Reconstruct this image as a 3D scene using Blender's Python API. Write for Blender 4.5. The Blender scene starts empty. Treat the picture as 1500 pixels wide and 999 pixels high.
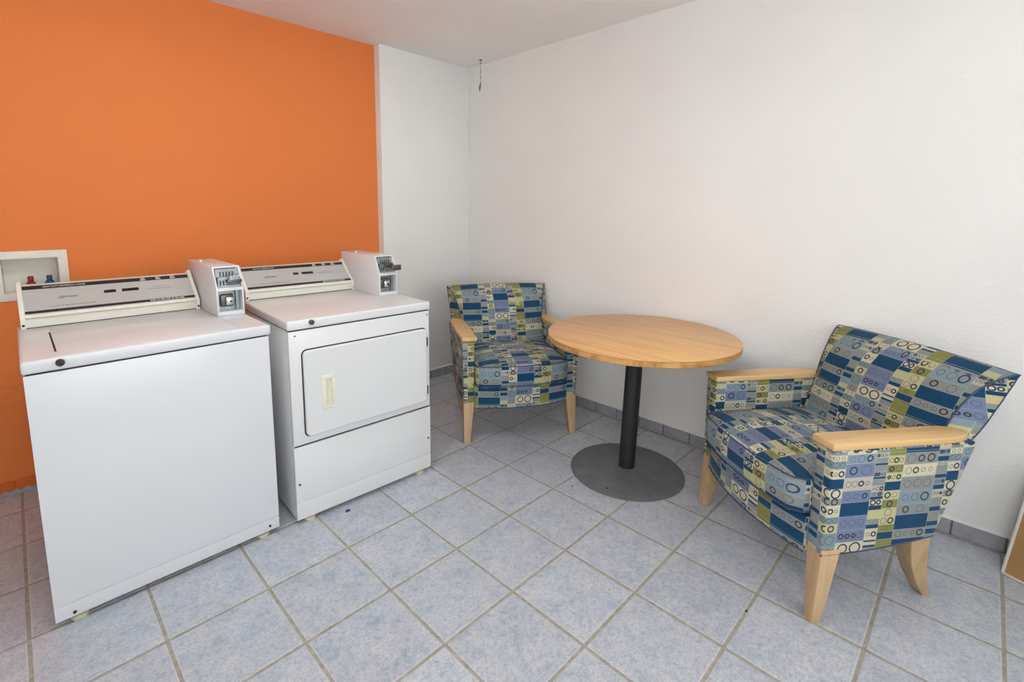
import bpy, bmesh, math, random
from mathutils import Vector, Matrix
random.seed(7)
scene = bpy.context.scene
COL = scene.collection
PI = math.pi

# ------------------------------------------------------------------ materials
def lin(c):
    return tuple(((v/255)/12.92 if v/255 <= .04045 else ((v/255+.055)/1.055)**2.4) for v in c) + (1.0,)

class NT:
    """tiny node-tree writer"""
    def __init__(s, name):
        s.m = bpy.data.materials.new(name); s.m.use_nodes = True
        s.t = s.m.node_tree; s.t.nodes.clear()
        s.out = s.t.nodes.new('ShaderNodeOutputMaterial')
        s.b = s.t.nodes.new('ShaderNodeBsdfPrincipled')
        s.t.links.new(s.b.outputs[0], s.out.inputs[0])
    def n(s, typ, **kw):
        nd = s.t.nodes.new(typ)
        for k, v in kw.items(): setattr(nd, k, v)
        return nd
    def put(s, sock, v):
        if hasattr(v, 'is_output') or isinstance(v, bpy.types.NodeSocket): s.t.links.new(v, sock)
        elif v is not None: sock.default_value = v
    def math(s, op, a, b=None, c=None, clamp=False):
        nd = s.n('ShaderNodeMath', operation=op, use_clamp=clamp)
        s.put(nd.inputs[0], a)
        if b is not None: s.put(nd.inputs[1], b)
        if c is not None: s.put(nd.inputs[2], c)
        return nd.outputs[0]
    def mix(s, f, a, b, blend='MIX'):
        nd = s.n('ShaderNodeMix', data_type='RGBA', blend_type=blend)
        s.put(nd.inputs[0], f); s.put(nd.inputs[6], a); s.put(nd.inputs[7], b)
        return nd.outputs[2]
    def ramp(s, fac, stops, interp='LINEAR'):
        nd = s.n('ShaderNodeValToRGB'); r = nd.color_ramp; r.interpolation = interp
        while len(r.elements) < len(stops): r.elements.new(1.0)
        for i in range(len(stops)-1, -1, -1): r.elements[i].position = stops[i][0]
        for i, (p, c) in enumerate(stops): r.elements[i].position = p; r.elements[i].color = c
        s.put(nd.inputs[0], fac); return nd.outputs[0]
    def noise(s, vec, scale, detail=4, rough=.55, out=0):
        nd = s.n('ShaderNodeTexNoise'); s.put(nd.inputs['Vector'], vec)
        nd.inputs['Scale'].default_value = scale; nd.inputs['Detail'].default_value = detail
        nd.inputs['Roughness'].default_value = rough
        return nd.outputs[out]
    def obj(s): return s.n('ShaderNodeTexCoord').outputs['Object']
    def geo(s): return s.n('ShaderNodeNewGeometry').outputs['Position']
    def xyz(s, v):
        nd = s.n('ShaderNodeSeparateXYZ'); s.put(nd.inputs[0], v); return nd.outputs
    def comb(s, x, y, z=0.0):
        nd = s.n('ShaderNodeCombineXYZ')
        for i, v in enumerate((x, y, z)): s.put(nd.inputs[i], v)
        return nd.outputs[0]
    def mapping(s, vec, scale=(1,1,1), rot=(0,0,0)):
        nd = s.n('ShaderNodeMapping'); s.put(nd.inputs[0], vec)
        nd.inputs['Scale'].default_value = scale; nd.inputs['Rotation'].default_value = rot
        return nd.outputs[0]
    def bump(s, h, strength, dist):
        nd = s.n('ShaderNodeBump'); nd.inputs['Strength'].default_value = strength
        nd.inputs['Distance'].default_value = dist; s.put(nd.inputs['Height'], h)
        s.t.links.new(nd.outputs[0], s.b.inputs['Normal'])
    def base(s, v): s.put(s.b.inputs['Base Color'], v)
    def rough(s, v): s.put(s.b.inputs['Roughness'], v)

def plain(name, rgb, rough=.5, metal=0, var=.03, nscale=30, bump=0, bscale=300, spec=None, coat=0):
    t = NT(name); o = t.obj(); c = lin(rgb)
    n = t.noise(o, nscale, 3)
    dk = tuple(v*(1-var) for v in c[:3])+(1,); lt = tuple(min(1, v*(1+var)) for v in c[:3])+(1,)
    t.base(t.ramp(n, [(.3, dk), (.7, lt)])); t.rough(rough); t.b.inputs['Metallic'].default_value = metal
    if spec is not None: t.b.inputs['Specular IOR Level'].default_value = spec
    if coat: t.b.inputs['Coat Weight'].default_value = coat; t.b.inputs['Coat Roughness'].default_value = .1
    if bump: t.bump(t.noise(o, bscale, 3), bump, .002)
    return t.m

def wall_mat(name, rgb, scale=95, strength=.35):
    t = NT(name); p = t.geo(); c = lin(rgb)
    big = t.noise(p, 1.3, 2)
    t.base(t.ramp(big, [(.3, tuple(v*.97 for v in c[:3])+(1,)), (.7, tuple(min(1, v*1.02) for v in c[:3])+(1,))]))
    t.rough(.75); t.b.inputs['Specular IOR Level'].default_value = .25
    h = t.math('ADD', t.noise(p, scale, 3, .5), t.math('MULTIPLY', t.noise(p, scale*.35, 2), .6))
    t.bump(h, strength, .004)
    return t.m

M = {}
M['white_wall'] = wall_mat('white_wall_paint', (238, 238, 236), 80, .5)
M['ceiling'] = wall_mat('ceiling_paint', (246, 244, 241), 60, .3)
M['orange'] = wall_mat('orange_wall_paint', (234, 134, 72), 80, .6)
M['enamel'] = plain('white_enamel', (217, 219, 223), .22, 0, .01, 4)
M['enamel_warm'] = plain('white_enamel_dryer', (220, 221, 222), .24, 0, .01, 4)
M['cream'] = plain('cream_plastic', (222, 221, 208), .4, 0, .02)
M['cap_white'] = plain('white_cap_plastic', (232, 230, 222), .35, 0, .02)
M['black'] = plain('black_print', (34, 32, 34), .4, 0, .05)
M['white_print'] = plain('white_print', (222, 222, 222), .5)
M['grey_print'] = plain('grey_print', (104, 100, 98), .5)
M['dark_print'] = plain('dark_print', (60, 58, 60), .5)
M['blue_print'] = plain('blue_print', (48, 54, 150), .5)
M['display'] = plain('display_window', (40, 18, 18), .15, 0, .05)
M['dark_gap'] = plain('dark_gap', (38, 38, 42), .8)
M['lid_crease'] = plain('lid_crease', (168, 162, 150), .6)
M['screw'] = plain('dark_screw', (58, 54, 52), .4, .6)
M['chrome'] = plain('chrome', (205, 205, 203), .18, 1.0, .03)
M['galv'] = plain('galvanised_metal', (158, 166, 168), .38, .85, .12, 60)
M['steel_dark'] = plain('dark_steel', (104, 100, 98), .35, .9, .1, 60)
M['foot'] = plain('foot_plastic', (206, 200, 176), .5)
M['iron'] = plain('black_iron', (104, 106, 109), .48, .1, .16, 12, .15, 250)
M['pole'] = plain('black_pole', (30, 31, 34), .38, .1, .06)
M['red'] = plain('red_handle', (150, 34, 26), .4)
M['blue'] = plain('blue_handle', (34, 74, 118), .4)
M['brass'] = plain('brass', (150, 100, 66), .35, .9)
M['outlet'] = plain('outlet_plastic', (228, 226, 214), .4)
M['piping'] = plain('navy_piping', (58, 76, 96), .8, 0, .1, 200)
M['string'] = plain('string', (176, 166, 152), .8)
M['teal'] = plain('teal_tag', (70, 122, 122), .6)
M['caulk'] = plain('white_caulk', (228, 227, 224), .6)
M['scrap'] = plain('blue_scrap', (40, 50, 130), .5)
M['speck'] = plain('black_speck', (24, 24, 26), .8)
M['handle_cream'] = plain('cream_handle', (226, 224, 204), .35)

def brushed():
    t = NT('brushed_aluminium'); o = t.obj()
    n = t.noise(t.mapping(o, (3, 900, 900)), 1.0, 3, .6)
    t.base(t.ramp(n, [(.3, lin((186, 191, 190))), (.7, lin((204, 208, 207)))]))
    t.b.inputs['Metallic'].default_value = .3; t.rough(.3)
    t.b.inputs['Anisotropic'].default_value = .5
    t.bump(n, .05, .0005); return t.m
M['brushed'] = brushed()

def wood(name, light, dark, axis, rough=.4, scale=1.0):
    t = NT(name); o = t.obj()
    sc = [26*scale, 26*scale, 26*scale]; sc[axis] = 1.6*scale
    m = t.mapping(o, tuple(sc))
    n1 = t.noise(m, 1.0, 5, .6)
    sc2 = [150*scale]*3; sc2[axis] = 5*scale
    n2 = t.noise(t.mapping(o, tuple(sc2)), 1.0, 3, .6)
    f = t.math('ADD', t.math('MULTIPLY', n1, .7), t.math('MULTIPLY', n2, .3))
    t.base(t.ramp(f, [(.36, lin(dark)), (.52, lin(light)), (.68, lin(tuple(min(255, v+8) for v in light)))]))
    t.rough(rough); t.bump(f, .08, .001); return t.m
M['oak_top'] = wood('oak_laminate', (224, 176, 118), (206, 154, 96), 1, .38, 1.3)
M['oak_edge'] = wood('oak_edge_band', (196, 148, 88), (156, 108, 58), 0, .5, .8)
M['maple'] = wood('maple_arm', (214, 177, 122), (196, 155, 100), 1, .38)
M['maple_leg'] = wood('maple_leg', (190, 160, 122), (172, 142, 104), 2, .45)
M['cardboard'] = plain('cardboard', (164, 128, 82), .85, 0, .06, 20)
M['board_edge'] = plain('white_box_edge', (214, 210, 204), .7, 0, .04, 40)
M['red_ink'] = plain('red_ink', (150, 52, 54), .7)

T = .305
def floor_mat():
    t = NT('glazed_floor_tile'); p = t.geo(); x, y, z = t.xyz(p)[:3]
    tx = t.math('DIVIDE', x, T); ty = t.math('DIVIDE', y, T)
    ix = t.math('FLOOR', tx); iy = t.math('FLOOR', ty)
    fx = t.math('ABSOLUTE', t.math('SUBTRACT', t.math('FRACT', tx), .5))
    fy = t.math('ABSOLUTE', t.math('SUBTRACT', t.math('FRACT', ty), .5))
    wob = t.math('MULTIPLY', t.math('SUBTRACT', t.noise(p, 35, 2), .5), .008)
    d = t.math('ADD', t.math('SUBTRACT', .5, t.math('MAXIMUM', fx, fy)), wob)   # distance to tile edge in tiles
    wn = t.n('ShaderNodeTexWhiteNoise', noise_dimensions='2D'); t.put(wn.inputs['Vector'], t.comb(ix, iy))
    off = wn.outputs['Color']
    vadd = t.n('ShaderNodeVectorMath', operation='MULTIPLY_ADD')
    t.put(vadd.inputs[0], off); vadd.inputs[1].default_value = (7, 7, 7); t.put(vadd.inputs[2], p)
    v = vadd.outputs[0]
    n1 = t.noise(v, 12, 8, .72); n2 = t.noise(v, 48, 6, .75); n3 = t.noise(v, 8.0, 5, .65); n4 = t.noise(v, 120, 4, .75)
    c = t.ramp(n1, [(.30, lin((158, 170, 185))), (.45, lin((182, 189, 197))), (.58, lin((193, 197, 203))), (.74, lin((203, 203, 204)))])
    c = t.mix(t.ramp(n3, [(.5, (0,0,0,1)), (.72, (.55,.55,.55,1))]), c, lin((194, 186, 198)))
    c = t.mix(t.ramp(n2, [(.32, (.8,.8,.8,1)), (.47, (0,0,0,1))]), c, lin((146, 158, 176)))
    c = t.mix(t.ramp(n2, [(.54, (0,0,0,1)), (.70, (.6,.6,.6,1))]), c, lin((212, 208, 208)))
    c = t.mix(t.ramp(n4, [(.38, (.6,.6,.6,1)), (.52, (0,0,0,1))]), c, lin((148, 152, 172)))
    tilev = t.math('ADD', .95, t.math('MULTIPLY', wn.outputs['Value'], .09))
    c = t.mix(1.0, c, t.comb(tilev, tilev, tilev), 'MULTIPLY')
    g = t.ramp(t.noise(p, 40, 3), [(.3, lin((142, 137, 128))), (.7, lin((172, 167, 158)))])
    edge = t.ramp(d, [(.016, (1,1,1,1)), (.020, (0,0,0,1))])
    rim = t.math('MULTIPLY', t.ramp(d, [(.016, (1,1,1,1)), (.032, (0,0,0,1))]), .75)
    c = t.mix(rim, c, lin((208, 209, 208)))
    c = t.mix(edge, c, g); t.base(c)
    t.rough(t.math('ADD', .34, t.math('MULTIPLY', edge, .45)))
    h = t.ramp(d, [(.012, (0,0,0,1)), (.030, (1,1,1,1))])
    h = t.math('ADD', h, t.math('MULTIPLY', n2, .12))
    t.bump(h, .5, .003)
    return t.m
M['floor'] = floor_mat()

def base_tile(name, painted=False):
    t = NT(name); p = t.geo()
    n = t.noise(p, 14, 5, .65)
    c = t.ramp(n, [(.3, lin((146, 149, 156))), (.7, lin((170, 172, 177)))])
    if painted:   # wall paint brushed over the tile, leaving scalloped bare feet
        x, y, z = t.xyz(p)[:3]
        s = t.math('ABSOLUTE', t.math('SINE', t.math('MULTIPLY', x, 85)))
        lim = t.math('ADD', .010, t.math('ADD', t.math('MULTIPLY', s, .012), t.math('MULTIPLY', t.noise(p, 30, 2), .008)))
        c = t.mix(t.math('GREATER_THAN', z, lim), c, lin((214, 108, 44)))
    t.base(c); t.rough(.4); return t.m
M['base_tile'] = base_tile('grey_base_tile'); M['base_tile_orange'] = base_tile('painted_base_tile', True)
M['base_grout'] = plain('base_grout', (104, 100, 94), .8)

# woven upholstery: columns of colour blocks with rings, laid out by UV in metres
def fabric():
    t = NT('geometric_upholstery')
    uv = t.n('ShaderNodeTexCoord').outputs['UV']; u, v, _ = t.xyz(uv)[:3]
    B=(18,64,98); L=(108,122,150); LB=(126,143,154); G=(132,137,135); GG=(118,136,143)
    C=(194,189,163); CG=(174,171,157); Y=(182,178,134); O=(128,127,70)
    PU, PV = .416, .352
    cols = [
     (.046, [(200,C,2),(242,GG,2),(298,C,2),(370,B,0),(442,C,1),(512,G,1),(562,C,2),(648,GG,2),(702,Y,1),(770,GG,1),(875,G,1)]),
     (.102, [(200,LB,3),(268,L,2),(365,CG,4),(462,L,3),(548,B,0),(650,L,3),(757,L,4),(845,C,2)]),
     (.046, [(200,CG,4),(235,G,0),(274,B,0),(291,G,0),(338,LB,4),(372,B,0),(388,G,0),(440,CG,3),(483,LB,2),(518,B,0),(540,C,2),(583,B,0),(620,Y,0),(685,G,0),(728,B,0),(760,C,2),(845,B,0),(862,C,0),(885,B,0),(905,G,0)]),
     (.058, [(200,O,0),(225,Y,3),(292,O,2),(352,Y,3),(414,B,0),(482,Y,2),(548,O,1),(614,Y,1),(680,Y,2),(738,O,1),(795,B,0),(848,O,0)]),
     (.122, [(200,B,0),(215,G,3),(300,C,4),(388,G,3),(493,LB,3),(597,G,2),(675,B,0),(785,G,4),(857,B,0)]),
     (.042, [(200,GG,4),(240,LB,0),(252,B,0),(290,CG,2),(320,G,0),(385,B,0),(415,GG,3),(465,B,0),(500,CG,3),(560,G,0),(630,B,0),(665,G,0),(740,B,0),(780,GG,0),(800,B,0),(840,LB,0),(900,Y,0)]),
    ]
    uf = t.math('FRACT', t.math('DIVIDE', u, PU))
    tv = t.math('FRACT', t.math('DIVIDE', t.math('SUBTRACT', .59, v), PV))
    acc = 0; info = []
    col = dat = None
    u0s = None; uws = None
    for i, (w, cells) in enumerate(cols):
        s0, s1 = acc/PU, (acc+w)/PU; acc += w
        q = [round((c[0]-200)/745*256)/256 for c in cells]
        nxt = q[1:]+[1.0]
        cr = t.ramp(tv, [(q[k], lin(c[1])) for k, c in enumerate(cells)], 'CONSTANT')
        dr = t.ramp(tv, [(q[k], (q[k], nxt[k]-q[k], c[2]/8, 1)) for k, c in enumerate(cells)], 'CONSTANT')
        if i == 0: col, dat, us, uw = cr, dr, s0, s1-s0
        else:
            f = t.math('GREATER_THAN', uf, s0)
            col = t.mix(f, col, cr); dat = t.mix(f, dat, dr)
            us = t.math('ADD', t.math('MULTIPLY', t.math('SUBTRACT', 1.0, f), us), t.math('MULTIPLY', f, s0))
            uw = t.math('ADD', t.math('MULTIPLY', t.math('SUBTRACT', 1.0, f), uw), t.math('MULTIPLY', f, s1-s0))
    sp = t.n('ShaderNodeSeparateColor'); t.put(sp.inputs[0], dat)
    vs, vh, nn = sp.outputs[0], sp.outputs[1], t.math('ROUND', t.math('MULTIPLY', sp.outputs[2], 8))
    lu = t.math('DIVIDE', t.math('SUBTRACT', uf, us), uw)             # 0..1 in the column
    lv = t.math('DIVIDE', t.math('SUBTRACT', tv, vs), vh)             # 0..1 in the cell
    Wm = t.math('MULTIPLY', uw, PU); Hm = t.math('MULTIPLY', vh, PV)  # metres
    # thin pale weave line round each block
    du = t.math('MULTIPLY', t.math('MINIMUM', lu, t.math('SUBTRACT', 1, lu)), Wm)
    dv = t.math('MULTIPLY', t.math('MINIMUM', lv, t.math('SUBTRACT', 1, lv)), Hm)
    line = t.math('LESS_THAN', t.math('MINIMUM', du, dv), .0008)
    # rings
    lr = t.math('DIVIDE', t.math('SUBTRACT', lu, .06), .88)
    ns = t.math('MAXIMUM', nn, 1.0)
    tt = t.math('MULTIPLY', lr, ns); k = t.math('FLOOR', tt)
    xw = t.math('DIVIDE', t.math('MULTIPLY', Wm, .88), ns)
    X = t.math('MULTIPLY', t.math('SUBTRACT', t.math('FRACT', tt), .5), xw)
    Yy = t.math('MULTIPLY', t.math('SUBTRACT', lv, .5), Hm)
    r = t.math('SQRT', t.math('ADD', t.math('MULTIPLY', X, X), t.math('MULTIPLY', Yy, Yy)))
    wn = t.n('ShaderNodeTexWhiteNoise', noise_dimensions='3D')
    t.put(wn.inputs['Vector'], t.comb(t.math('MULTIPLY', us, 91.7), t.math('MULTIPLY', vs, 57.3), t.math('ADD', k, 3.3)))
    wc = t.n('ShaderNodeSeparateColor'); t.put(wc.inputs[0], wn.outputs['Color'])
    half = t.math('MULTIPLY', t.math('MINIMUM', xw, Hm), .5)
    R = t.math('MULTIPLY', half, t.math('ADD', .5, t.math('MULTIPLY', wc.outputs[0], .38)))
    thick = t.math('GREATER_THAN', wc.outputs[1], .66)
    th = t.math('ADD', .0009, t.math('MULTIPLY', thick, .0017))
    ring = t.math('LESS_THAN', t.math('ABSOLUTE', t.math('SUBTRACT', r, R)), th)
    ok = t.math('MULTIPLY', t.math('GREATER_THAN', nn, .5), t.math('MULTIPLY', t.math('GREATER_THAN', lr, 0), t.math('LESS_THAN', lr, 1)))
    ring = t.math('MULTIPLY', ring, ok)
    rc = t.mix(thick, lin((86, 84, 86)), lin((62, 62, 72)))
    weave = t.noise(t.mapping(uv, (900, 2600, 1)), 1.0, 2)
    c = t.mix(t.math('MULTIPLY', line, .55), col, lin((172, 176, 166)))
    c = t.mix(ring, c, rc)
    wv = t.math('ADD', .76, t.math('ADD', t.math('MULTIPLY', weave, .30), t.math('MULTIPLY', t.noise(uv, 260, 3, .7), .16)))
    c = t.mix(1.0, c, t.comb(wv, wv, wv), 'MULTIPLY')
    t.base(c); t.rough(.85); t.b.inputs['Specular IOR Level'].default_value = .2
    t.b.inputs['Sheen Weight'].default_value = .08
    t.bump(t.math('ADD', weave, t.noise(uv, 60, 2)), .12, .0015)
    return t.m
M['fabric'] = fabric()

def emitter(name, rgb, strength):
    t = NT(name); t.base((.9, .9, .9, 1)); n = t.noise(t.obj(), 3, 1)
    t.put(t.b.inputs['Emission Color'], t.ramp(n, [(.0, lin(rgb)), (1.0, lin(rgb))])); t.b.inputs['Emission Strength'].default_value = strength
    return t.m

# ------------------------------------------------------------------ mesh helpers
def V(*a): return Vector(a)

def add_box(bm, x0, x1, y0, y1, z0, z1):
    vs = [bm.verts.new((x, y, z)) for z in (z0, z1) for y in (y0, y1) for x in (x0, x1)]
    fs = [bm.faces.new([vs[i] for i in q]) for q in ((0,2,3,1),(4,5,7,6),(0,1,5,4),(2,6,7,3),(0,4,6,2),(1,3,7,5))]
    return vs, fs

def add_prism(bm, poly, axis, a, b):
    """polygon of 2-tuples extruded along axis from a to b"""
    def p(q, t):
        if axis == 0: return (t, q[0], q[1])
        if axis == 1: return (q[0], t, q[1])
        return (q[0], q[1], t)
    A = [bm.verts.new(p(q, a)) for q in poly]; Bv = [bm.verts.new(p(q, b)) for q in poly]
    n = len(poly); bm.faces.new(A[::-1]); bm.faces.new(Bv)
    for i in range(n): bm.faces.new((A[i], A[(i+1) % n], Bv[(i+1) % n], Bv[i]))

def add_loft(bm, rings, cap=True):
    rs = [[bm.verts.new(p) for p in r] for r in rings]; n = len(rings[0])
    for a, b in zip(rs, rs[1:]):
        for i in range(n): bm.faces.new((a[i], a[(i+1) % n], b[(i+1) % n], b[i]))
    if cap: bm.faces.new(rs[0][::-1]); bm.faces.new(rs[-1])
    return rs

def add_lathe(bm, prof, c=(0,0,0), seg=48, axis='z'):
    rings = []
    for r, h in prof:
        ring = []
        for i in range(seg):
            a = 2*PI*i/seg; u, w = r*math.cos(a), r*math.sin(a)
            if axis == 'z': q = (u, w, h)
            elif axis == 'y': q = (w, h, u)
            else: q = (h, u, w)
            ring.append((q[0]+c[0], q[1]+c[1], q[2]+c[2]))
        rings.append(ring)
    return add_loft(bm, rings)

def add_tube(bm, pts, r, seg=8, closed=False):
    pts = [Vector(p) for p in pts]; n = len(pts); rings = []
    prev = None
    for i, p in enumerate(pts):
        if closed: d = pts[(i+1) % n]-pts[i-1]
        else: d = pts[min(i+1, n-1)]-pts[max(i-1, 0)]
        d.normalize()
        if prev is None:
            up = V(0,0,1) if abs(d.z) < .9 else V(1,0,0)
            a = d.cross(up).normalized()
        else: a = (prev-d*prev.dot(d)).normalized()
        prev = a; b = d.cross(a)
        rings.append([p+r*(math.cos(2*PI*k/seg)*a+math.sin(2*PI*k/seg)*b) for k in range(seg)])
    if closed:
        rs = [[bm.verts.new(q) for q in ring] for ring in rings]
        for i in range(n):
            A, Bq = rs[i], rs[(i+1) % n]
            for k in range(seg): bm.faces.new((A[k], A[(k+1) % seg], Bq[(k+1) % seg], Bq[k]))
    else: add_loft(bm, rings)

def bevel(bm, w, seg=3, angle=40):
    bmesh.ops.recalc_face_normals(bm, faces=bm.faces)
    es = [e for e in bm.edges if len(e.link_faces) == 2 and e.calc_face_angle(0) > math.radians(angle)]
    bmesh.ops.bevel(bm, geom=es, offset=w, segments=seg, affect='EDGES', profile=.5, clamp_overlap=True)

def fabric_uv(bm, stretch=None):
    """metre-scaled box mapping; u runs to the viewer's right on every face"""
    lay = bm.loops.layers.uv.verify()
    bm.normal_update()
    for f in bm.faces:
        n = f.normal; a = (abs(n.x)*.95, abs(n.y)*1.15, abs(n.z))
        k = a.index(max(a))
        for l in f.loops:
            x, y, z = l.vert.co
            if k == 2: uvv = (-x+.097, -y)
            elif k == 1: uvv = ((-x if n.y > 0 else x)+.097, z)
            else: uvv = ((-y if n.x < 0 else y), z)
            if stretch and k != 2: uvv = (uvv[0], stretch[0]+(uvv[1]-stretch[0])*stretch[1])
            l[lay].uv = uvv

def mk(name, bm, mat, parent=None, smooth=True, angle=35, uv=False, loc=None, rot=None):
    bmesh.ops.recalc_face_normals(bm, faces=bm.faces)
    if uv: fabric_uv(bm, uv if isinstance(uv, tuple) else None)
    me = bpy.data.meshes.new(name); bm.to_mesh(me); bm.free()
    if smooth:
        me.polygons.foreach_set('use_smooth', [True]*len(me.polygons))
        me.set_sharp_from_angle(angle=math.radians(angle))
    mats = mat if isinstance(mat, (list, tuple)) else [mat]
    for m in mats: me.materials.append(m)
    o = bpy.data.objects.new(name, me); COL.objects.link(o)
    if parent: o.parent = parent
    if loc: o.location = loc
    if rot: o.rotation_euler = rot
    return o

def tag(o, label=None, cat=None, group=None, kind=None):
    if label: o['label'] = label
    if cat: o['category'] = cat
    if group: o['group'] = group
    if kind: o['kind'] = kind
    return o

def empty(name, loc, rz=0, label=None, cat=None, group=None):
    o = bpy.data.objects.new(name, None); COL.objects.link(o)
    o.empty_display_size = .1
    o.location = loc; o.rotation_euler = (0, 0, rz)
    return tag(o, label, cat, group)

def BM(): return bmesh.new()

def text_bm(txt, size, shear=0, extrude=.0003, align='LEFT', sx=1.0):
    """letters in the local x/y plane, facing +z"""
    cu = bpy.data.curves.new('txt', 'FONT'); cu.body = txt; cu.size = size; cu.shear = shear
    cu.extrude = extrude; cu.align_x = align; cu.resolution_u = 3
    ob = bpy.data.objects.new('txt', cu); COL.objects.link(ob)
    dg = bpy.context.evaluated_depsgraph_get(); dg.update()
    me = bpy.data.meshes.new_from_object(ob.evaluated_get(dg))
    bpy.data.objects.remove(ob); bpy.data.curves.remove(cu)
    bm = BM(); bm.from_mesh(me); bpy.data.meshes.remove(me)
    for v in bm.verts: v.co.x *= sx
    return bm

# ------------------------------------------------------------------ the room
XL, XR, YB, YW, YF, H = -1.35, 2.765, 1.12, 1.055, -3.7, 2.44
XC = 1.955            # left edge of the white projection
WT = .10
bm = BM(); add_box(bm, XL-WT, XR+WT, YF-WT, YB+WT+.1, -.06, 0); tag(mk('floor', bm, M['floor'], smooth=False), kind='structure')
bm = BM(); add_box(bm, XL-WT, XR+WT, YF-WT, YB+WT+.1, H, H+.06); tag(mk('ceiling', bm, M['ceiling'], smooth=False), kind='structure')
# orange back wall with the opening for the outlet box
HX0, HX1, HZ0, HZ1 = .026, .226, .942, 1.106
bm = BM()
add_box(bm, XL, HX0, YB, YB+WT, 0, H); add_box(bm, HX1, XC, YB, YB+WT, 0, H)
add_box(bm, HX0, HX1, YB, YB+WT, 0, HZ0); add_box(bm, HX0, HX1, YB, YB+WT, HZ1, H)
tag(mk('wall_back', bm, M['orange'], smooth=False), kind='structure')
bm = BM(); add_box(bm, XC, XR, YW, YB+WT, 0, H); bevel(bm, .004, 2); tag(mk('wall_corner', bm, M['white_wall']), kind='structure')
bm = BM(); add_box(bm, XR, XR+WT, YF-WT, YB+WT, 0, H); tag(mk('wall_right', bm, M['white_wall'], smooth=False), kind='structure')
LY0, LY1 = -3.3, -1.75
bm = BM(); add_box(bm, XL-WT, XL, YF-WT, LY0, 0, H); add_box(bm, XL-WT, XL, LY1, YB+WT, 0, H); add_box(bm, XL-WT, XL, LY0, LY1, 0, .6); add_box(bm, XL-WT, XL, LY0, LY1, 2.05, H); tag(mk('wall_left', bm, M['white_wall'], smooth=False), kind='structure')
WX0, WX1, WZ0, WZ1 = -.75, 1.75, .55, 2.05
bm = BM(); add_box(bm, XL, WX0, YF-WT, YF, 0, H); add_box(bm, WX1, XR, YF-WT, YF, 0, H); add_box(bm, WX0, WX1, YF-WT, YF, 0, WZ0); add_box(bm, WX0, WX1, YF-WT, YF, WZ1, H)
tag(mk('wall_front', bm, M['white_wall'], smooth=False), kind='structure')
def glass():
    t = NT('added_window_glass'); t.t.nodes.remove(t.b)
    tr = t.n('ShaderNodeBsdfTransparent'); gl = t.n('ShaderNodeBsdfGlossy'); gl.inputs['Roughness'].default_value = .02
    fr = t.n('ShaderNodeFresnel'); fr.inputs['IOR'].default_value = 1.3; mx = t.n('ShaderNodeMixShader')
    t.t.links.new(fr.outputs[0], mx.inputs[0]); t.t.links.new(tr.outputs[0], mx.inputs[1]); t.t.links.new(gl.outputs[0], mx.inputs[2])
    t.t.links.new(mx.outputs[0], t.out.inputs[0]); return t.m
bm = BM()  # unseen window added behind the camera to lighten the shadows
for q in ((WX0, WX0+.05, WZ0, WZ1), (WX1-.05, WX1, WZ0, WZ1), (WX0+.05, WX1-.05, WZ0, WZ0+.05), (WX0+.05, WX1-.05, WZ1-.05, WZ1), (.475, .525, WZ0+.05, WZ1-.05)):
    add_box(bm, q[0], q[1], YF-.07, YF-.02, q[2], q[3])
wd = tag(mk('added_window_1', bm, M['cap_white'], smooth=False), kind='structure')
for a_, b_ in ((WX0+.05, .475), (.525, WX1-.05)):
    bm = BM(); add_box(bm, a_, b_, YF-.048, YF-.044, WZ0+.05, WZ1-.05); mk('added_window_pane', bm, glass(), wd, smooth=False)

bm = BM(); ym = (LY0+LY1)/2  # second unseen window, added so daylight reaches the wall under the table
for q in ((LY0, LY0+.05, .6, 2.05), (LY1-.05, LY1, .6, 2.05), (LY0+.05, LY1-.05, .6, .65), (LY0+.05, LY1-.05, 2.0, 2.05), (ym-.025, ym+.025, .65, 2.0)):
    add_box(bm, XL-.07, XL-.02, q[0], q[1], q[2], q[3])
wd = tag(mk('added_window_2', bm, M['cap_white'], smooth=False), kind='structure')
for a_, b_ in ((LY0+.05, ym-.025), (ym+.025, LY1-.05)):
    bm = BM(); add_box(bm, XL-.048, XL-.044, a_, b_, .65, 2.0); mk('added_window_pane', bm, glass(), wd, smooth=False)

def baseboard(name, along, a, b, face, sgn, mat, first, h=.068, step=.1593):
    """row of cut tiles standing against a wall; along='x' or 'y'"""
    bm = BM(); th = .009; x = first
    edges = []
    while x < b: edges.append(x); x += step
    cuts = sorted(set([a]+[e for e in edges if a < e < b]+[b]))
    for p, q in zip(cuts, cuts[1:]):
        p2, q2 = p+.0028, q-.0028
        lo, hi = sorted((face, face+sgn*th))
        if along == 'x': add_box(bm, p2, q2, lo, hi, 0.002, h)
        else: add_box(bm, lo, hi, p2, q2, 0.002, h)
    bevel(bm, .0015, 1)
    o = tag(mk(name, bm, mat), kind='structure')
    bm = BM(); lo, hi = sorted((face, face+sgn*(th-.003)))
    if along == 'x': add_box(bm, a, b, lo, hi, 0, h-.002)
    else: add_box(bm, lo, hi, a, b, 0, h-.002)
    mk('grout_strip', bm, M['base_grout'] if mat is not M['base_tile_orange'] else mat, o, smooth=False)
    if mat is not M['base_tile_orange']:
        bm = BM(); lo, hi = sorted((face, face+sgn*(th+.002)))
        zz = h-.001
        if along == 'x': add_prism(bm, [(face, zz), (face+sgn*(th+.001), zz), (face+sgn*th*.6, zz+.006), (face, zz+.011)], 0, a, b)
        else: add_prism(bm, [(face, zz), (face+sgn*(th+.001), zz), (face+sgn*th*.6, zz+.006), (face, zz+.011)], 1, a, b)
        mk('caulk_bead', bm, M['caulk'], o)
    return o
baseboard('baseboard_right', 'y', YF, YW, XR, -1, M['base_tile'], -.232-21*.1593)
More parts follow.
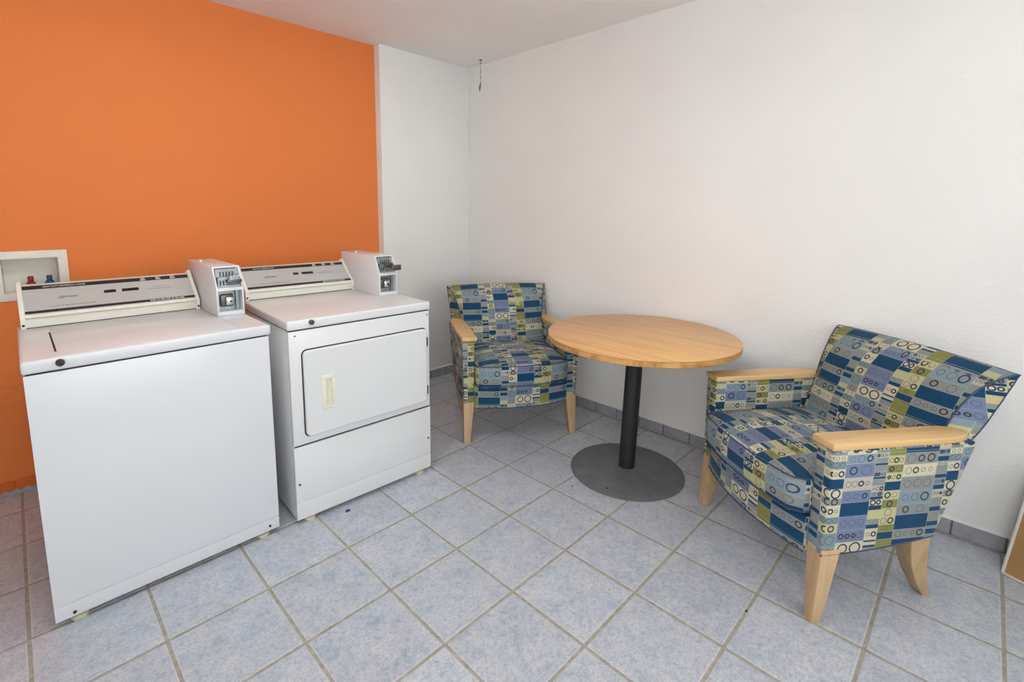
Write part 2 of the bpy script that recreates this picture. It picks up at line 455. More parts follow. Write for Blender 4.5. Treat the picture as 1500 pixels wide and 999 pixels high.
baseboard('baseboard_corner', 'x', XC, XR-.01, YW, -1, M['base_tile'], 2.509-3*.1593)
baseboard('baseboard_back', 'x', XL, XC, YB, -1, M['base_tile_orange'], -.02-8*.1593)

# ------------------------------------------------------------------ added ceiling lights, out of view
LS = 8
def added_ceiling_light(x, y, rz, label, strength):  # unseen lamp put in to light the room, hung low to brighten the ceiling
    o = empty('added_ceiling_light', (x, y, H), rz, label, 'ceiling light', 'added suspended ceiling lights')
    w, l = .15, .62
    for q in (-.4, .4):
        bm = BM(); add_lathe(bm, [(.03, 0), (.03, -.008), (.008, -.014), (.008, -.075)], (0, q, 0), 16); mk('hanger', bm, M['cap_white'], o)
    prof = [(-w+.03, -.075), (-w, -.09), (-w, -.115), (-w+.03, -.14), (-.06, -.152), (.06, -.152), (w-.03, -.14), (w, -.115), (w, -.09), (w-.03, -.075)]
    bm = BM(); add_prism(bm, prof, 1, -l+.015, l-.015); mk('diffuser', bm, emitter('lamp_diffuser', (252, 254, 252), strength), o)
    for sg in (-1, 1):
        bm = BM(); add_prism(bm, [(p[0]*1.03, -.115+(p[1]+.115)*1.06) for p in prof], 1, sg*(l-.015), sg*(l+.004)); mk('end_cap', bm, M['cap_white'], o)
    return o
added_ceiling_light(.62, -.50, PI/2, 'added unseen white suspended ceiling light in front of the laundry machines', LS)
added_ceiling_light(1.9, -2.6, PI/2, 'added unseen white suspended ceiling light behind the camera near the right wall', LS*.3)
added_ceiling_light(-.3, -2.5, 0, 'added unseen white suspended ceiling light at the far left behind the camera', LS*.8)

# ------------------------------------------------------------------ laundry machines
def lettering(name, txt, size, mat, parent, loc, tilt, shear=0, sx=1.0, align='LEFT'):
    o = mk(name, text_bm(txt, size, shear, align=align, sx=sx), mat, parent, smooth=False, loc=loc, rot=(tilt, 0, 0)); return o

def machine(kind, W, ztop, E, loc, rz, label):
    """local frame: x across, y=0 at the front face, back at +.62; ztop top of the deck"""
    hw = W/2; D = .625; seam = ztop-.041
    o = empty('clothes_dryer' if kind == 'dryer' else 'washing_machine', loc, rz, label, 'clothes dryer' if kind == 'dryer' else 'washing machine')
    # cabinet: a shell, the front panels stand on it
    bm = BM(); add_box(bm, -hw, hw, .012, D, .022, seam-.002); bevel(bm, .006, 2); mk('cabinet', bm, E, o)
    bm = BM(); add_box(bm, -hw+.005, hw-.005, .004, D-.02, seam-.005, seam+.004); mk('seam_gap', bm, M['dark_gap'], o, smooth=False)
    def panel(z0, z1, fold=None):
        bm = BM()
        if fold:
            add_prism(bm, [(.02, z0), (.001, z0), (.001, fold-.004), (.005, fold-.0015), (.005, fold+.0005), (0, fold+.003), (0, z1), (.02, z1)], 0, -hw, hw)
        else: add_box(bm, -hw, hw, 0, .02, z0, z1)
        bevel(bm, .005, 3, 60); return bm
    if kind == 'washer':
        bm = panel(.022, seam-.003, .072)
        fp = mk('front_panel', bm, E, o)
        for sx, sz in ((-hw+.048, .036), (hw-.038, .042)):
            bm = BM(); add_lathe(bm, [(.005, .001), (.005, -.0015), (.003, -.003)], (sx, 0, sz), 16, 'y'); mk('screw', bm, M['screw'], fp)
    else:
        fp = mk('front_panel', panel(.353, seam-.003), E, o)
        for sx in (-hw+.026, hw-.014):
            bm = BM(); add_lathe(bm, [(.0035, .001), (.0035, -.001), (.002, -.002)], (sx, 0, seam-.022), 12, 'y'); mk('screw', bm, M['screw'], fp)
        bm = panel(.022, .346, .098)
        tp = mk('toe_panel', bm, E, o)
        for sx in (-hw+.016, hw-.014):
            bm = BM(); add_lathe(bm, [(.005, .001), (.005, -.0015), (.003, -.003)], (sx, 0, .182), 14, 'y'); mk('screw', bm, M['screw'], tp)
        bm = BM(); add_box(bm, -hw+.006, hw-.006, .008, .02, .34, .36); mk('panel_gap', bm, M['dark_gap'], o, smooth=False)
        # door with rounded corners
        dx0, dx1, dz0, dz1 = -hw+.052, hw-.026, .388, .757
        def rr(x0, x1, z0, z1, r, n=6):
            pts = []
            for cx, cz, a0 in ((x1-r, z1-r, 0), (x0+r, z1-r, 90), (x0+r, z0+r, 180), (x1-r, z0+r, 270)):
                for i in range(n+1):
                    a = math.radians(a0+90*i/n); pts.append((cx+r*math.cos(a), cz+r*math.sin(a)))
            return pts
        bm = BM(); add_prism(bm, rr(dx0-.005, dx1+.005, dz0-.005, dz1+.005, .024), 1, -.0012, .006); mk('door_gap', bm, M['dark_gap'], fp)
        hx0, hx1, hz0, hz1 = -hw+.120, -hw+.180, .490, .640
        # door slab pierced for the pull
        bm = BM()
        out = rr(dx0, dx1, dz0, dz1, .02)
        def ring(bm, outer, inner, y):
            A = [bm.verts.new((p[0], y, p[1])) for p in outer]; Bq = [bm.verts.new((p[0], y, p[1])) for p in inner]
            return A, Bq
        inn = []
        # matching inner ring: project the outer ring on the pull's rectangle
        cx, cz = (hx0+hx1)/2, (hz0+hz1)/2
        n = 7
        corners = [(hx1, hz1), (hx0, hz1), (hx0, hz0), (hx1, hz0)]
        for c in corners: inn += [(c[0], c[1])]*n
        ys = -.017
        fl = []
        Ao = [bm.verts.new((p[0], ys+.004, p[1])) for p in out]
        sc = rr(dx0+.004, dx1-.004, dz0+.004, dz1-.004, .017)
        Af = [bm.verts.new((p[0], ys, p[1])) for p in sc]
        Ab = [bm.verts.new((p[0], .002, p[1])) for p in out]
        Ic = [bm.verts.new((c[0], ys, c[1])) for c in corners]; Ib = [bm.verts.new((c[0], .004, c[1])) for c in corners]
        m = len(out)
        for i in range(m):
            j = (i+1) % m
            bm.faces.new((Ab[i], Ab[j], Ao[j], Ao[i])); bm.faces.new((Ao[i], Ao[j], Af[j], Af[i]))
            ci, cj = i//n, j//n
            if ci == cj: bm.faces.new((Af[i], Af[j], Ic[ci]))
            else: bm.faces.new((Af[i], Af[j], Ic[cj], Ic[ci]))
        for c in range(4): bm.faces.new((Ic[c], Ic[(c+1) % 4], Ib[(c+1) % 4], Ib[c]))
        door = mk('door', bm, E, o, angle=25)
        # recessed cream pull: bezel, slanting pocket
        bm = BM()
        add_box(bm, hx0, hx1, ys-.003, .0, hz1-.020, hz1); add_box(bm, hx0, hx1, ys-.003, .0, hz0, hz0+.014)
        add_box(bm, hx0, hx0+.020, ys-.003, .0, hz0+.013, hz1-.019); add_box(bm, hx1-.014, hx1, ys-.003, .0, hz0+.013, hz1-.019)
        bevel(bm, .0015, 2)
        add_prism(bm, [(hx0+.019, -.0013), (hx1-.013, -.0013), (hx1-.013, ys+.004), (hx0+.032, -.0020), (hx0+.019, -.0020)], 2, hz0+.012, hz1-.018)
        tag(mk('handle', bm, M['handle_cream'], door), 'cream recessed pull handle')
        for hz in (.69, .444):
            bm = BM(); add_lathe(bm, [(.004, -.022), (.0045, -.02), (.0045, .02), (.004, .022)], (dx1+.005, -.010, hz), 12, 'z')
            add_box(bm, dx1-.002, dx1+.012, -.006, .001, hz-.018, hz+.018)
            mk('hinge', bm, M['steel_dark'], door)
    # deck with rolled edges
    bm = BM(); add_box(bm, -hw-.003, hw+(.010 if kind == 'washer' else .006), -.001, D, seam+.0012, ztop); bevel(bm, .008, 4)
    deck = mk('top_deck', bm, E, o)
    kx = -hw+.085 if kind == 'washer' else -hw+.095
    bm = BM(); kz = ztop-.016 if kind == 'washer' else ztop-.014
    add_lathe(bm, [(.011, .0), (.011, -.010), (.009, -.0125), (.0045, -.0125), (.004, -.009)], (kx, 0, kz), 24, 'y')
    add_box(bm, kx-.001, kx+.001, -.0135, -.008, kz-.005, kz+.005)
    mk('lock', bm, M['screw'] if kind == 'washer' else M['steel_dark'], deck)
    if kind == 'washer':
        lx0, lx1, ly0, ly1 = -hw+.083, hw-.100, .012, .53
        bm = BM(); add_box(bm, lx0, lx1, ly0, ly1, ztop-.004, ztop+.0012); bevel(bm, .0010, 2); lid = mk('lid', bm, E, o)
        bm = BM(); add_box(bm, lx0-.005, lx0+.001, ly0+.073, ly1-.11, ztop-.006, ztop+.0007); mk('lid_gap', bm, M['dark_gap'], lid, smooth=False)
        bm = BM(); add_box(bm, lx1-.0005, lx1+.003, ly0+.16, ly1, ztop-.003, ztop+.0006); mk('lid_crease', bm, M['lid_crease'], lid, smooth=False)
    for sx in (-1, 1):
        for y in (.024, D-.05):
            bm = BM(); add_lathe(bm, [(.022, 0), (.024, .003), (.024, .014), (.012, .016), (.012, .03)], (sx*(hw-.060), y, 0), 20)
            mk('foot', bm, M['foot'], o)
    # console ------------------------------------------------------------
    yb = .540 if kind == 'washer' else .585      # front of the console foot
    z0 = ztop; c0, c1 = -hw+.012, hw-.105
    tilt_pts = [(yb+.006, z0+.001), (yb+.006, z0+.034), (yb-.002, z0+.041), (yb+.005, z0+.051)]
    top = (yb+.132, z0+.148)
    prof = tilt_pts+[top, (yb+.150, z0+.150), (yb+.165, z0+.140), (yb+.165, z0+.001)]
    bm = BM(); add_prism(bm, prof, 0, c0+.008, c1-.008); con = mk('console', bm, M['cream'], o, angle=25)
    bm = BM(); add_box(bm, c0+.008, c1-.008, yb+.004, yb+.01, z0-.0005, z0+.0025); mk('console_gap', bm, M['dark_gap'], con, smooth=False)
    capp = [(yb-.004, z0-.001), (yb-.004, z0+.045), (yb+.124, z0+.162), (yb+.140, z0+.164), (yb+.175, z0+.150), (yb+.175, z0-.001)]
    for s, (a, b) in ((-1, (c0-.004, c0+.011)), (1, (c1-.011, c1+.004))):
        bm = BM(); add_prism(bm, capp, 0, a, b); bevel(bm, .003, 2); cap = mk('end_cap', bm, M['cap_white'], o)
        bm = BM(); add_lathe(bm, [(.0045, .001), (.0045, -.0015), (.002, -.003)], ((a+b)/2, yb-.004, z0+.014), 12, 'y'); mk('screw', bm, M['screw'], cap)
    # slanted face: everything printed lies in its plane
    p0 = Vector((0, yb+.005, z0+.051)); p1 = Vector((0, top[0], top[1])); L = (p1-p0).length
    d = (p1-p0)/L; tilt = math.atan2(d.z, d.y)
    fx0, fx1 = c0+.012, c1-.012; FW = fx1-fx0
    pan = bpy.data.objects.new('tmp', None); bpy.data.objects.remove(pan)
    bm = BM(); add_box(bm, 0, FW, 0, L, -.001, .0012)
    panel_o = mk('control_panel', bm, M['brushed'], o, smooth=False, loc=(fx0, p0.y, p0.z), rot=(tilt, 0, 0))
    def strip(name, x0, x1, y0, y1, mat, h=.0018, bev=0):
        bm = BM(); add_box(bm, x0, x1, y0, y1, .0005, h)
        return mk(name, bm, mat, panel_o, smooth=False)
    strip('upper_band', 0, FW, L-.026, L-.006, M['black'])
    strip('lower_band', 0, FW, .004, .017, M['black'])
    def words(txt, size, mat, x, y, shear=0, sx=1.0, name='lettering'):
        mk(name, text_bm(txt, size, shear, sx=sx), mat, panel_o, smooth=False, loc=(x, y, .0019))
    wsh = kind == 'washer'
    words('HEAVY DUTY COMMERCIAL WASHER' if wsh else 'HEAVY DUTY COMMERCIAL DRYER', .0125 if wsh else .0115, M['white_print'], FW*.105, L-.0205, 0, .62 if wsh else .56)
    words('Whirlpool', .0155, M['dark_print'], FW*.185, L*.47, .28, .84, 'brand_lettering')
    bm = BM()   # swoosh ring of the brand mark
    pts = [(FW*.185+.006+.014*math.cos(a), L*.47+.006+.0075*math.sin(a), 0) for a in [math.radians(q) for q in range(205, 325, 12)]]
    add_tube(bm, pts, .0006, 6); mk('brand_swoosh', bm, M['dark_print'], panel_o, loc=(0, 0, .0019))
    # rows of small print too fine to read, kept as rows of dashes
    def dashes(name, x0, x1, y, h, mat, seed):
        rnd = random.Random(seed); bm = BM(); x = x0
        while x < x1:
            w = rnd.uniform(.004, .014); add_box(bm, x, min(x+w, x1), y, y+h, .0003, .0016); x += w+rnd.uniform(.002, .004)
        mk(name, bm, mat, panel_o, smooth=False)
    dashes('small_print', FW*.12, FW*.38, L*.20, .0022, M['grey_print'], 3)
    dashes('small_print', FW*.70, FW*.86, L*.50, .0016, M['grey_print'], 4)
    dashes('small_print', FW*.74, FW*.84, L*.58, .0014, M['grey_print'], 5)
    rnd = random.Random(9)
    for fx in (.69, .79, .89):
        bm = BM(); add_box(bm, FW*fx-.001, FW*fx+.001, L-.0225, L-.009, .0008, .0014)
        for yy, ww in ((L-.0135, .016), (L-.0225, .022)):
            add_box(bm, FW*fx-ww/2+rnd.uniform(0, .004), FW*fx+ww/2, yy, yy+.0045, .0012, .0022)
        mk('indicator_label', bm, M['white_print'], panel_o, smooth=False)
    bm = BM(); x = FW*.70
    while x < FW*.93:
        w = rnd.uniform(.008, .022); add_box(bm, x, x+w, .008, .0125, .0012, .0022); x += w+.004
    mk('service_print', bm, M['white_print'], panel_o, smooth=False)
    if wsh: wins = ((.437, .040), (.545, .058))
    else: wins = ((.452, .028), (.535, .062))
    for fx, ww in wins:
        bm = BM(); add_box(bm, FW*fx, FW*fx+ww, L*.50, L*.50+.017, .0003, .0025); bevel(bm, .0012, 2)
        mk('display_window', bm, M['display'] if wsh else M['black'], panel_o)
    if not wsh:
        dashes('small_print', FW*.56, FW*.64, L*.43, .0016, M['grey_print'], 6)
    # coin meter case -------------------------------------------------------
    bx0, bx1 = (hw-.098, hw+.008) if wsh else (hw-.110, hw-.004)
    yf = .285 if wsh else .285
    h1, h2 = .118, .208
    side = [(yf, z0), (yf, z0+h1), (yf+.045, z0+h2), (yf+.44, z0+h2), (yf+.44, z0+.06), (yf+.35, z0)]
    bm = BM(); tk = .006
    for a, b in ((bx0, bx0+tk), (bx1-tk, bx1)): add_prism(bm, side, 0, a, b)
    add_prism(bm, [(yf+.043, z0+h2-.0065), (yf+.0455, z0+h2-.0004), (yf+.438, z0+h2), (yf+.438, z0+h2-.006)], 0, bx0+.002, bx1-.002)
    add_box(bm, bx0+.003, bx1-.003, yf+.0005, yf+.05, z0+.0005, z0+.018)                       # sill
    add_box(bm, bx0+.003, bx1-.003, yf+.002, yf+.05, z0+h1-.012, z0+h1+.002)        # shelf between the two bays
    add_box(bm, bx0+.004, bx1-.004, yf+.05, yf+.43, z0+.001, z0+h2-.003)                # core
    bevel(bm, .0018, 2)
    case = mk('meter_case', bm, M['enamel'], o)
    bm = BM(); add_lathe(bm, [(.006, 0), (.006, .006), (.003, .009)], ((bx0+bx1)/2-.03, yf+.30, z0+h2), 12); mk('bolt', bm, M['cap_white'], case)
    ix0, ix1 = bx0+tk, bx1-tk; iw = ix1-ix0
    # lower bay: galvanised back plate, dark lock plate and lock
    bm = BM(); add_box(bm, ix0, ix1, yf+.042, yf+.0505, z0+.018, z0+h1-.012)
    add_box(bm, ix1-.020, ix1-.016, yf+.02, yf+.045, z0+.018, z0+h1-.012)
    add_lathe(bm, [(.005, 0), (.005, -.006)], (ix1-.026, yf+.042, z0+.032), 12, 'y')
    add_lathe(bm, [(.004, 0), (.004, -.006)], (ix1-.028, yf+.042, z0+h1-.026), 12, 'y')
    mk('vault_plate', bm, M['galv'], case)
    cx = ix0+iw*.43; cz = z0+.062
    bm = BM(); add_box(bm, cx-.026, cx+.026, yf+.030, yf+.044, cz-.027, cz+.027); bevel(bm, .006, 3); mk('lock_housing', bm, M['steel_dark'], case)
    bm = BM(); add_box(bm, cx-.008, cx+.026, yf+.016, yf+.032, cz-.020, cz+.016); bevel(bm, .006, 3)
    add_lathe(bm, [(.012, .0), (.012, -.004), (.009, -.005)], (cx+.009, yf+.016, cz-.002), 20, 'y')
    lk = mk('vault_lock', bm, M['chrome'], case)
    bm = BM(); add_lathe(bm, [(.0045, .0), (.0045, -.0065)], (cx+.009, yf+.016, cz-.002), 14, 'y'); mk('keyhole', bm, M['screw'], lk)
    # upper bay: coin mechanism with five slots and a push slide
    zs0, zs1 = z0+h1+.002, z0+h2-.006
    bm = BM()
    add_box(bm, ix0, ix1, yf+.046, yf+.0505, zs0, zs1)
    add_prism(bm, [(yf+.046, zs1-.002), (yf+.036, zs1-.006), (yf+.036, zs1-.038), (yf+.046, zs1-.038)], 0, ix0+.004, ix1-.010)
    add_box(bm, ix0+.008, ix1-.014, yf+.018, yf+.046, zs0+.030, zs0+.044)
    add_box(bm, ix0+.002, ix1-.002, yf+.012, yf+.05, zs0, zs0+.010)
    for i in range(3): add_box(bm, ix0+.008+.012*i, ix0+.015+.012*i, yf+.022, yf+.046, zs0+.010, zs0+.032)
    mech = mk('coin_mechanism', bm, M['galv'], case)
    bm = BM()
    for i in range(5): add_box(bm, ix0+.020+.0118*i, ix0+.0245+.0118*i, yf+.0345, yf+.0365, zs1-.036, zs1-.016)
    mk('coin_slots', bm, M['black'], case, smooth=False)
    if wsh:
        bm = BM(); add_box(bm, ix0+.038, ix1+.001, yf-.004, yf+.046, zs0+.020, zs0+.034); bevel(bm, .0015, 2)
        sl = mk('coin_slide', bm, M['steel_dark'], case)
        bm = BM(); add_box(bm, ix0+.046, ix1-.002, yf-.001, yf+.001, zs0+.034, zs0+.050); lab = mk('price_sticker', bm, M['white_print'], case, smooth=False)
        bm = BM(); xx = ix0+.048
        for w in (.004, .002, .005, .003, .005, .003, .006):     # blurred blue characters
            add_box(bm, xx, xx+w*.5, yf-.0018, yf, zs0+.036, zs0+.048); add_box(bm, xx, xx+w, yf-.0018, yf, zs0+.0365+.0045*(int(w*1000) % 3), zs0+.039+.0045*(int(w*1000) % 3)); xx += w+.0022
        mk('sticker_characters', bm, M['blue_print'], case, smooth=False)
    else:
        bm = BM(); add_box(bm, ix0+.030, ix1-.022, yf-.075, yf+.046, zs0+.027, zs0+.037)
        add_box(bm, ix0+.026, ix1-.018, yf-.080, yf-.073, zs0+.020, zs0+.048)
        add_box(bm, ix0+.030, ix1-.022, yf-.01, yf+.03, zs0+.037, zs0+.050); bevel(bm, .0015, 2)
        mk('coin_slide', bm, M['steel_dark'], case)
    return o

machine('washer', .698, .881, M['enamel'], (.411, -.015, 0), 0,
        'white top-loading coin-operated washing machine with a dark slot beside its lid')
machine('dryer', .680, .886, M['enamel_warm'], (1.167, -.050, 0), math.radians(-2.4),
        'white front-loading coin-operated clothes dryer with a cream recessed door pull')

# ------------------------------------------------------------------ washer outlet box in the wall
ob = empty('laundry_outlet_box', (.126, YB, 1.022), 0, 'white recessed water outlet box with red and blue taps in the orange wall', 'outlet box')
hw_, hh_ = .0955, .0775
bm = BM()
o_w, o_h, t0 = .131, .1125, -.008
def quad_frame(bm, ow, oh, iw, ih, y0, y1):
    O = [(-ow, -oh), (ow, -oh), (ow, oh), (-ow, oh)]; I = [(-iw, -ih), (iw, -ih), (iw, ih), (-iw, ih)]
    r = [[bm.verts.new((p[0], y, p[1])) for p in P] for P, y in ((O, y1), (O, y0), (I, y0), (I, y1))]
    for k in range(4):
        A, Bq = r[k], r[(k+1) % 4]
        for i in range(4): j = (i+1) % 4; bm.faces.new((A[i], A[j], Bq[j], Bq[i]))
quad_frame(bm, o_w, o_h, hw_, hh_, t0, -.0005); bevel(bm, .003, 2); mk('flange', bm, M['outlet'], ob)
bm = BM()
f = [(-hw_, -hh_), (hw_, -hh_), (hw_, hh_), (-hw_, hh_)]
A = [bm.verts.new((p[0], -.004, p[1])) for p in f]; Bq = [bm.verts.new((p[0]*.97, .085, p[1]*.97)) for p in f]
A2 = [bm.verts.new((p[0]*1.025, -.002, p[1]*1.03)) for p in f]; B2 = [bm.verts.new((p[0]*1.02, .089, p[1]*1.02)) for p in f]
for i in range(4):
    j = (i+1) % 4
    bm.faces.new((A[i], A[j], Bq[j], Bq[i])); bm.faces.new((A2[i], A2[j], B2[j], B2[i])); bm.faces.new((A[i], A[j], A2[j], A2[i]))
bm.faces.new(Bq); bm.faces.new(B2[::-1])
mk('recess', bm, M['outlet'], ob, smooth=False)
for x, mat, lab in ((-.004, M['red'], 'red tap'), (.061, M['blue'], 'blue tap')):
    bm = BM()
    add_lathe(bm, [(.011, -.0752), (.013, -.070), (.013, -.062), (.009, -.058), (.009, -.05)], (x, .045, 0), 18)
    v = tag(mk('valve', bm, M['brass'], ob), lab)
    bm = BM(); add_lathe(bm, [(.010, -.056), (.016, -.052), (.017, -.044), (.014, -.036), (.010, -.033)], (x, .045, 0), 18)
    add_lathe(bm, [(.008, -.034), (.0105, -.031), (.0105, -.012), (.0085, -.009)], (x, .045, 0), 18)
    mk('handle', bm, mat, v)

# ------------------------------------------------------------------ round table
tb = empty('pedestal_table', (2.2385, -.767, 0), 0, 'round oak-topped table on a black pedestal with a disc base', 'table')
TZ, TR = .725, .462
TC = (.040, -.021, 0)
bm = BM(); add_lathe(bm, [(TR-.004, TZ-.004), (TR-.0015, TZ-.003), (TR-.0008, TZ-.001), (TR-.002, TZ)], TC, 96)
top = mk('tabletop', bm, M['oak_top'], tb, angle=60)
bm = BM(); add_lathe(bm, [(TR-.03, TZ-.030), (TR-.003, TZ-.030), (TR, TZ-.027), (TR, TZ-.0045), (TR-.003, TZ-.0035)], TC, 96)
mk('edge_band', bm, M['oak_edge'], top)
bm = BM(); add_lathe(bm, [(.282, 0), (.285, .002), (.284, .005), (.278, .0075), (.20, .012), (.10, .019), (.055, .026), (.03, .027)], (0,0,0), 72)
bp = mk('base_plate', bm, M['iron'], tb)
bm = BM(); add_loft(bm, [[(.041*math.cos(2*PI*k/32)+TC[0]*.5*q, .041*math.sin(2*PI*k/32)+TC[1]*.5*q, .022+(TZ-.053)*q) for k in range(32)] for q in (0, .5, 1)]); mk('column', bm, M['pole'], tb)
for a, rr_ in ((188, .235), (352, .20)):
    bm = BM(); add_lathe(bm, [(.006, .006), (.006, .0105), (.003, .0115)], (rr_*math.cos(math.radians(a)), rr_*math.sin(math.radians(a)), 0), 12); mk('bolt', bm, M['speck'], bp)
bm = BM(); add_box(bm, -.22, .22, -.025, .025, TZ-.036, TZ-.030); add_box(bm, -.025, .025, -.22, .22, TZ-.036, TZ-.030); mk('top_bracket', bm, M['pole'], tb, smooth=False)

# ------------------------------------------------------------------ armchairs
def armchair(loc, rz, label):
    """local frame: x to the sitter's right, +y forward, front feet at y=0"""
    o = empty('armchair', loc, rz, label, 'armchair', 'upholstered armchairs at the round table')
    Fb = M['fabric']
    # arm panels
    for s in (-1, 1):
        bm = BM(); poly = []
        n = 10
        for i in range(n+1):                       # lower edge, bowed
            q = i/n; y = .0+(-.412)*q; z = .240+.033*q-.010*math.sin(PI*q)
            poly.append((y, z))
        for i in range(1, 6): q = i/5; poly.append((-.412-.105*q, .273+(.605-.273)*q))
        for i in range(1, 11): q = i/10; poly.append((-.517+.517*q, .605))
        for i in range(1, 5): q = i/5; poly.append((.0, .605-.365*q))
        a, b = (s*.278, s*.346)
        add_prism(bm, poly, 0, min(a, b), max(a, b))
        for v in bm.verts:
            if abs(v.co.x) > .3: v.co.x += s*.006*(v.co.z-.42)/.18
        bevel(bm, .010, 3, 60)
        mk('arm_panel', bm, Fb, o, uv=True, angle=50)
        # welt round the lower edge
        bm = BM(); add_tube(bm, [(s*.3385, y, z+.003) for y, z in poly[:n+1]], .003, 6); mk('arm_piping', bm, M['piping'], o)
        # wooden armrest
        bm = BM(); pl = [(s*.266, .006), (s*.352, .006), (s*.353, -.20), (s*.353, -.40), (s*.349, -.45), (s*.338, -.49), (s*.322, -.512), (s*.285, -.505), (s*.270, -.46), (s*.266, -.40), (s*.266, -.2)]
        if s > 0: pl = pl[::-1]
        add_prism(bm, pl, 2, .605, .627); bevel(bm, .0035, 3, 35)
        tag(mk('armrest', bm, M['maple'], o), 'pale wooden armrest')
        # legs
        bm = BM(); R = []
        for q in (0, .33, .66, 1):
            x0, x1 = .278+(.305-.278)*q, .341; y0, y1 = -.072+(.044)*q, -.004+.012*q; z = .262*(1-q)
            R.append([(s*x0, y0, z), (s*x1, y0, z), (s*x1, y1, z), (s*x0, y1, z)])
        add_loft(bm, R); bevel(bm, .003, 2, 50); mk('leg', bm, M['maple_leg'], o)
        bm = BM(); R = []
        for i in range(7):
            q = i/6; c = q*q*.75+q*.25
            x0, x1 = .272-.028*q, .341-.056*q
            y0, y1 = -.407-.100*(.35*q+.65*q*q), -.335-.140*(.25*q+.75*q*q); z = .295*(1-q)
            R.append([(s*x0, y0, z), (s*x1, y0, z), (s*x1, y1, z), (s*x0, y1, z)])
        add_loft(bm, R); bevel(bm, .003, 2, 50); mk('leg', bm, M['maple_leg'], o)
    # seat frame with bowed front rail
    bm = BM(); N = 16; hwid = .279
    xs = [-hwid+2*hwid*i/N for i in range(N+1)]
    fr = [(x, .008+.045*(1-(x/hwid)**2)) for x in xs]
    pl = fr+[(hwid, -.03), (-hwid, -.03)]
    add_prism(bm, pl, 2, .212, .338)
    add_box(bm, -hwid, hwid, -.43, -.028, .262, .335)
    bevel(bm, .006, 2, 60); sf = mk('seat_frame', bm, Fb, o, uv=True, angle=50)
    bm = BM(); add_tube(bm, [(x, y, .214) for x, y in fr], .0032, 6); mk('piping', bm, M['piping'], sf)
    # seat cushion
    hwc = .272; yb_ = -.44
    def outline(ins, sc=1.0):
        pts = []; w = hwc-ins
        nx = 18
        for i in range(nx+1):                      # front edge from -x to +x, rounded corners
            x = -1+2*i/nx; e = abs(x)
            y = .046+.032*(1-x*x)-ins-.030*max(0, (e-.86)/.14)**2
            pts.append((x*w, y))
        for i in range(1, 10): pts.append((w, .014-ins+(yb_-.008+2*ins)*i/10))
        for i in range(nx+1):
            x = 1-2*i/nx; e = abs(x); y = yb_+ins+.02*max(0, (e-.86)/.14)**2
            pts.append((x*w, y))
        for i in range(1, 10): pts.append((-w, yb_+.006+ins-(yb_-.008+2*ins)*i/10))
        return pts
    bm = BM(); R = []
    for ins, z in ((.030, .338), (.010, .340), (.003, .347), (0, .358), (-.004, .385), (-.005, .42), (-.002, .454), (.001, .465), (.006, .470), (.020, .476), (.045, .483), (.09, .491), (.15, .497), (.21, .499)):
        R.append([(x, y, z) for x, y in outline(ins)])
    add_loft(bm, R); cu = mk('seat_cushion', bm, Fb, o, uv=True, angle=60)
    bm = BM(); add_tube(bm, [(x, y, .467) for x, y in outline(-.001)], .0026, 6, True)
    mk('piping', bm, M['piping'], cu); bm = BM()
    add_tube(bm, [(x, y, .352) for x, y in outline(-.001)], .0026, 6, True); mk('piping', bm, M['piping'], cu)
    # backrest: fans out and thins towards the top
    S = [(.30, .274, -.375, .274, -.425), (.45, .274, -.425, .274, -.473), (.56, .274, -.455, .274, -.510), (.585, .275, -.464, .276, -.512), (.592, .275, -.467, .326, -.518),
         (.625, .277, -.480, .332, -.538), (.66, .281, -.492, .335, -.560), (.70, .288, -.510, .338, -.580), (.735, .296, -.530, .341, -.598), (.765, .306, -.552, .343, -.612),
         (.79, .319, -.577, .345, -.625), (.808, .333, -.602, .3455, -.634), (.818, .341, -.620, .346, -.640), (.823, .3445, -.634, .346, -.645)]
    bm = BM(); R = []
    NX = 16
    for z, wf, yf_, wr, yr in S:
        g = max(0, min(1, (z-.44)/.05))*max(0, min(1, (.823-z)/.09)); bow = .020*g
        ring = []
        for i in range(NX+1):
            x = -1+2*i/NX; ring.append((x*wf, yf_+bow*(1-x**4), z+.010*(1-x*x)*max(0, (z-.7)/.12)))
        for i in range(1, 4): q = i/4; ring.append((wf+(wr-wf)*q, yf_+(yr-yf_)*q, z))
        for i in range(NX+1):
            x = 1-2*i/NX; ring.append((x*wr, yr, z+.010*(1-x*x)*max(0, (z-.7)/.12)))
        for i in range(1, 4): q = i/4; ring.append((-wr-(wf-wr)*q, yr+(yf_-yr)*q, z))
        R.append(ring)
    add_loft(bm, R); bk = mk('backrest', bm, Fb, o, uv=(.7776, 1.18), angle=40)
    for s in (-1, 1):
        bm = BM(); add_tube(bm, [(s*(w+.0005), y+.0005, z) for z, w, y, _, _ in S[4:]], .0030, 6); mk('piping', bm, M['piping'], bk)
        bm = BM(); add_tube(bm, [(s*(wr+.0002), yr+.001, z) for z, _, _, wr, yr in S[4:]], .0018, 6); mk('piping', bm, M['piping'], bk)
    return o

def copy_thing(root):
    c = root.copy(); COL.objects.link(c)
    def rec(src, dst):
        for ch in list(src.children):
            d = ch.copy(); COL.objects.link(d); d.parent = dst; rec(ch, d)
    rec(root, c); return c

def heading(F): return math.atan2(-F[0], F[1])      # local +y -> F
cA = armchair((2.110, -.142, 0), heading((-.455, -.89))-math.radians(4.2), 'patterned upholstered armchair in the room corner behind the round table, facing out')
cB = copy_thing(cA); cB.location = (2.030, -1.424, 0); cB.rotation_euler.z = heading((-.80, .60))
cB['label'] = 'patterned upholstered armchair nearest the camera, between the round table and the leaning carton'

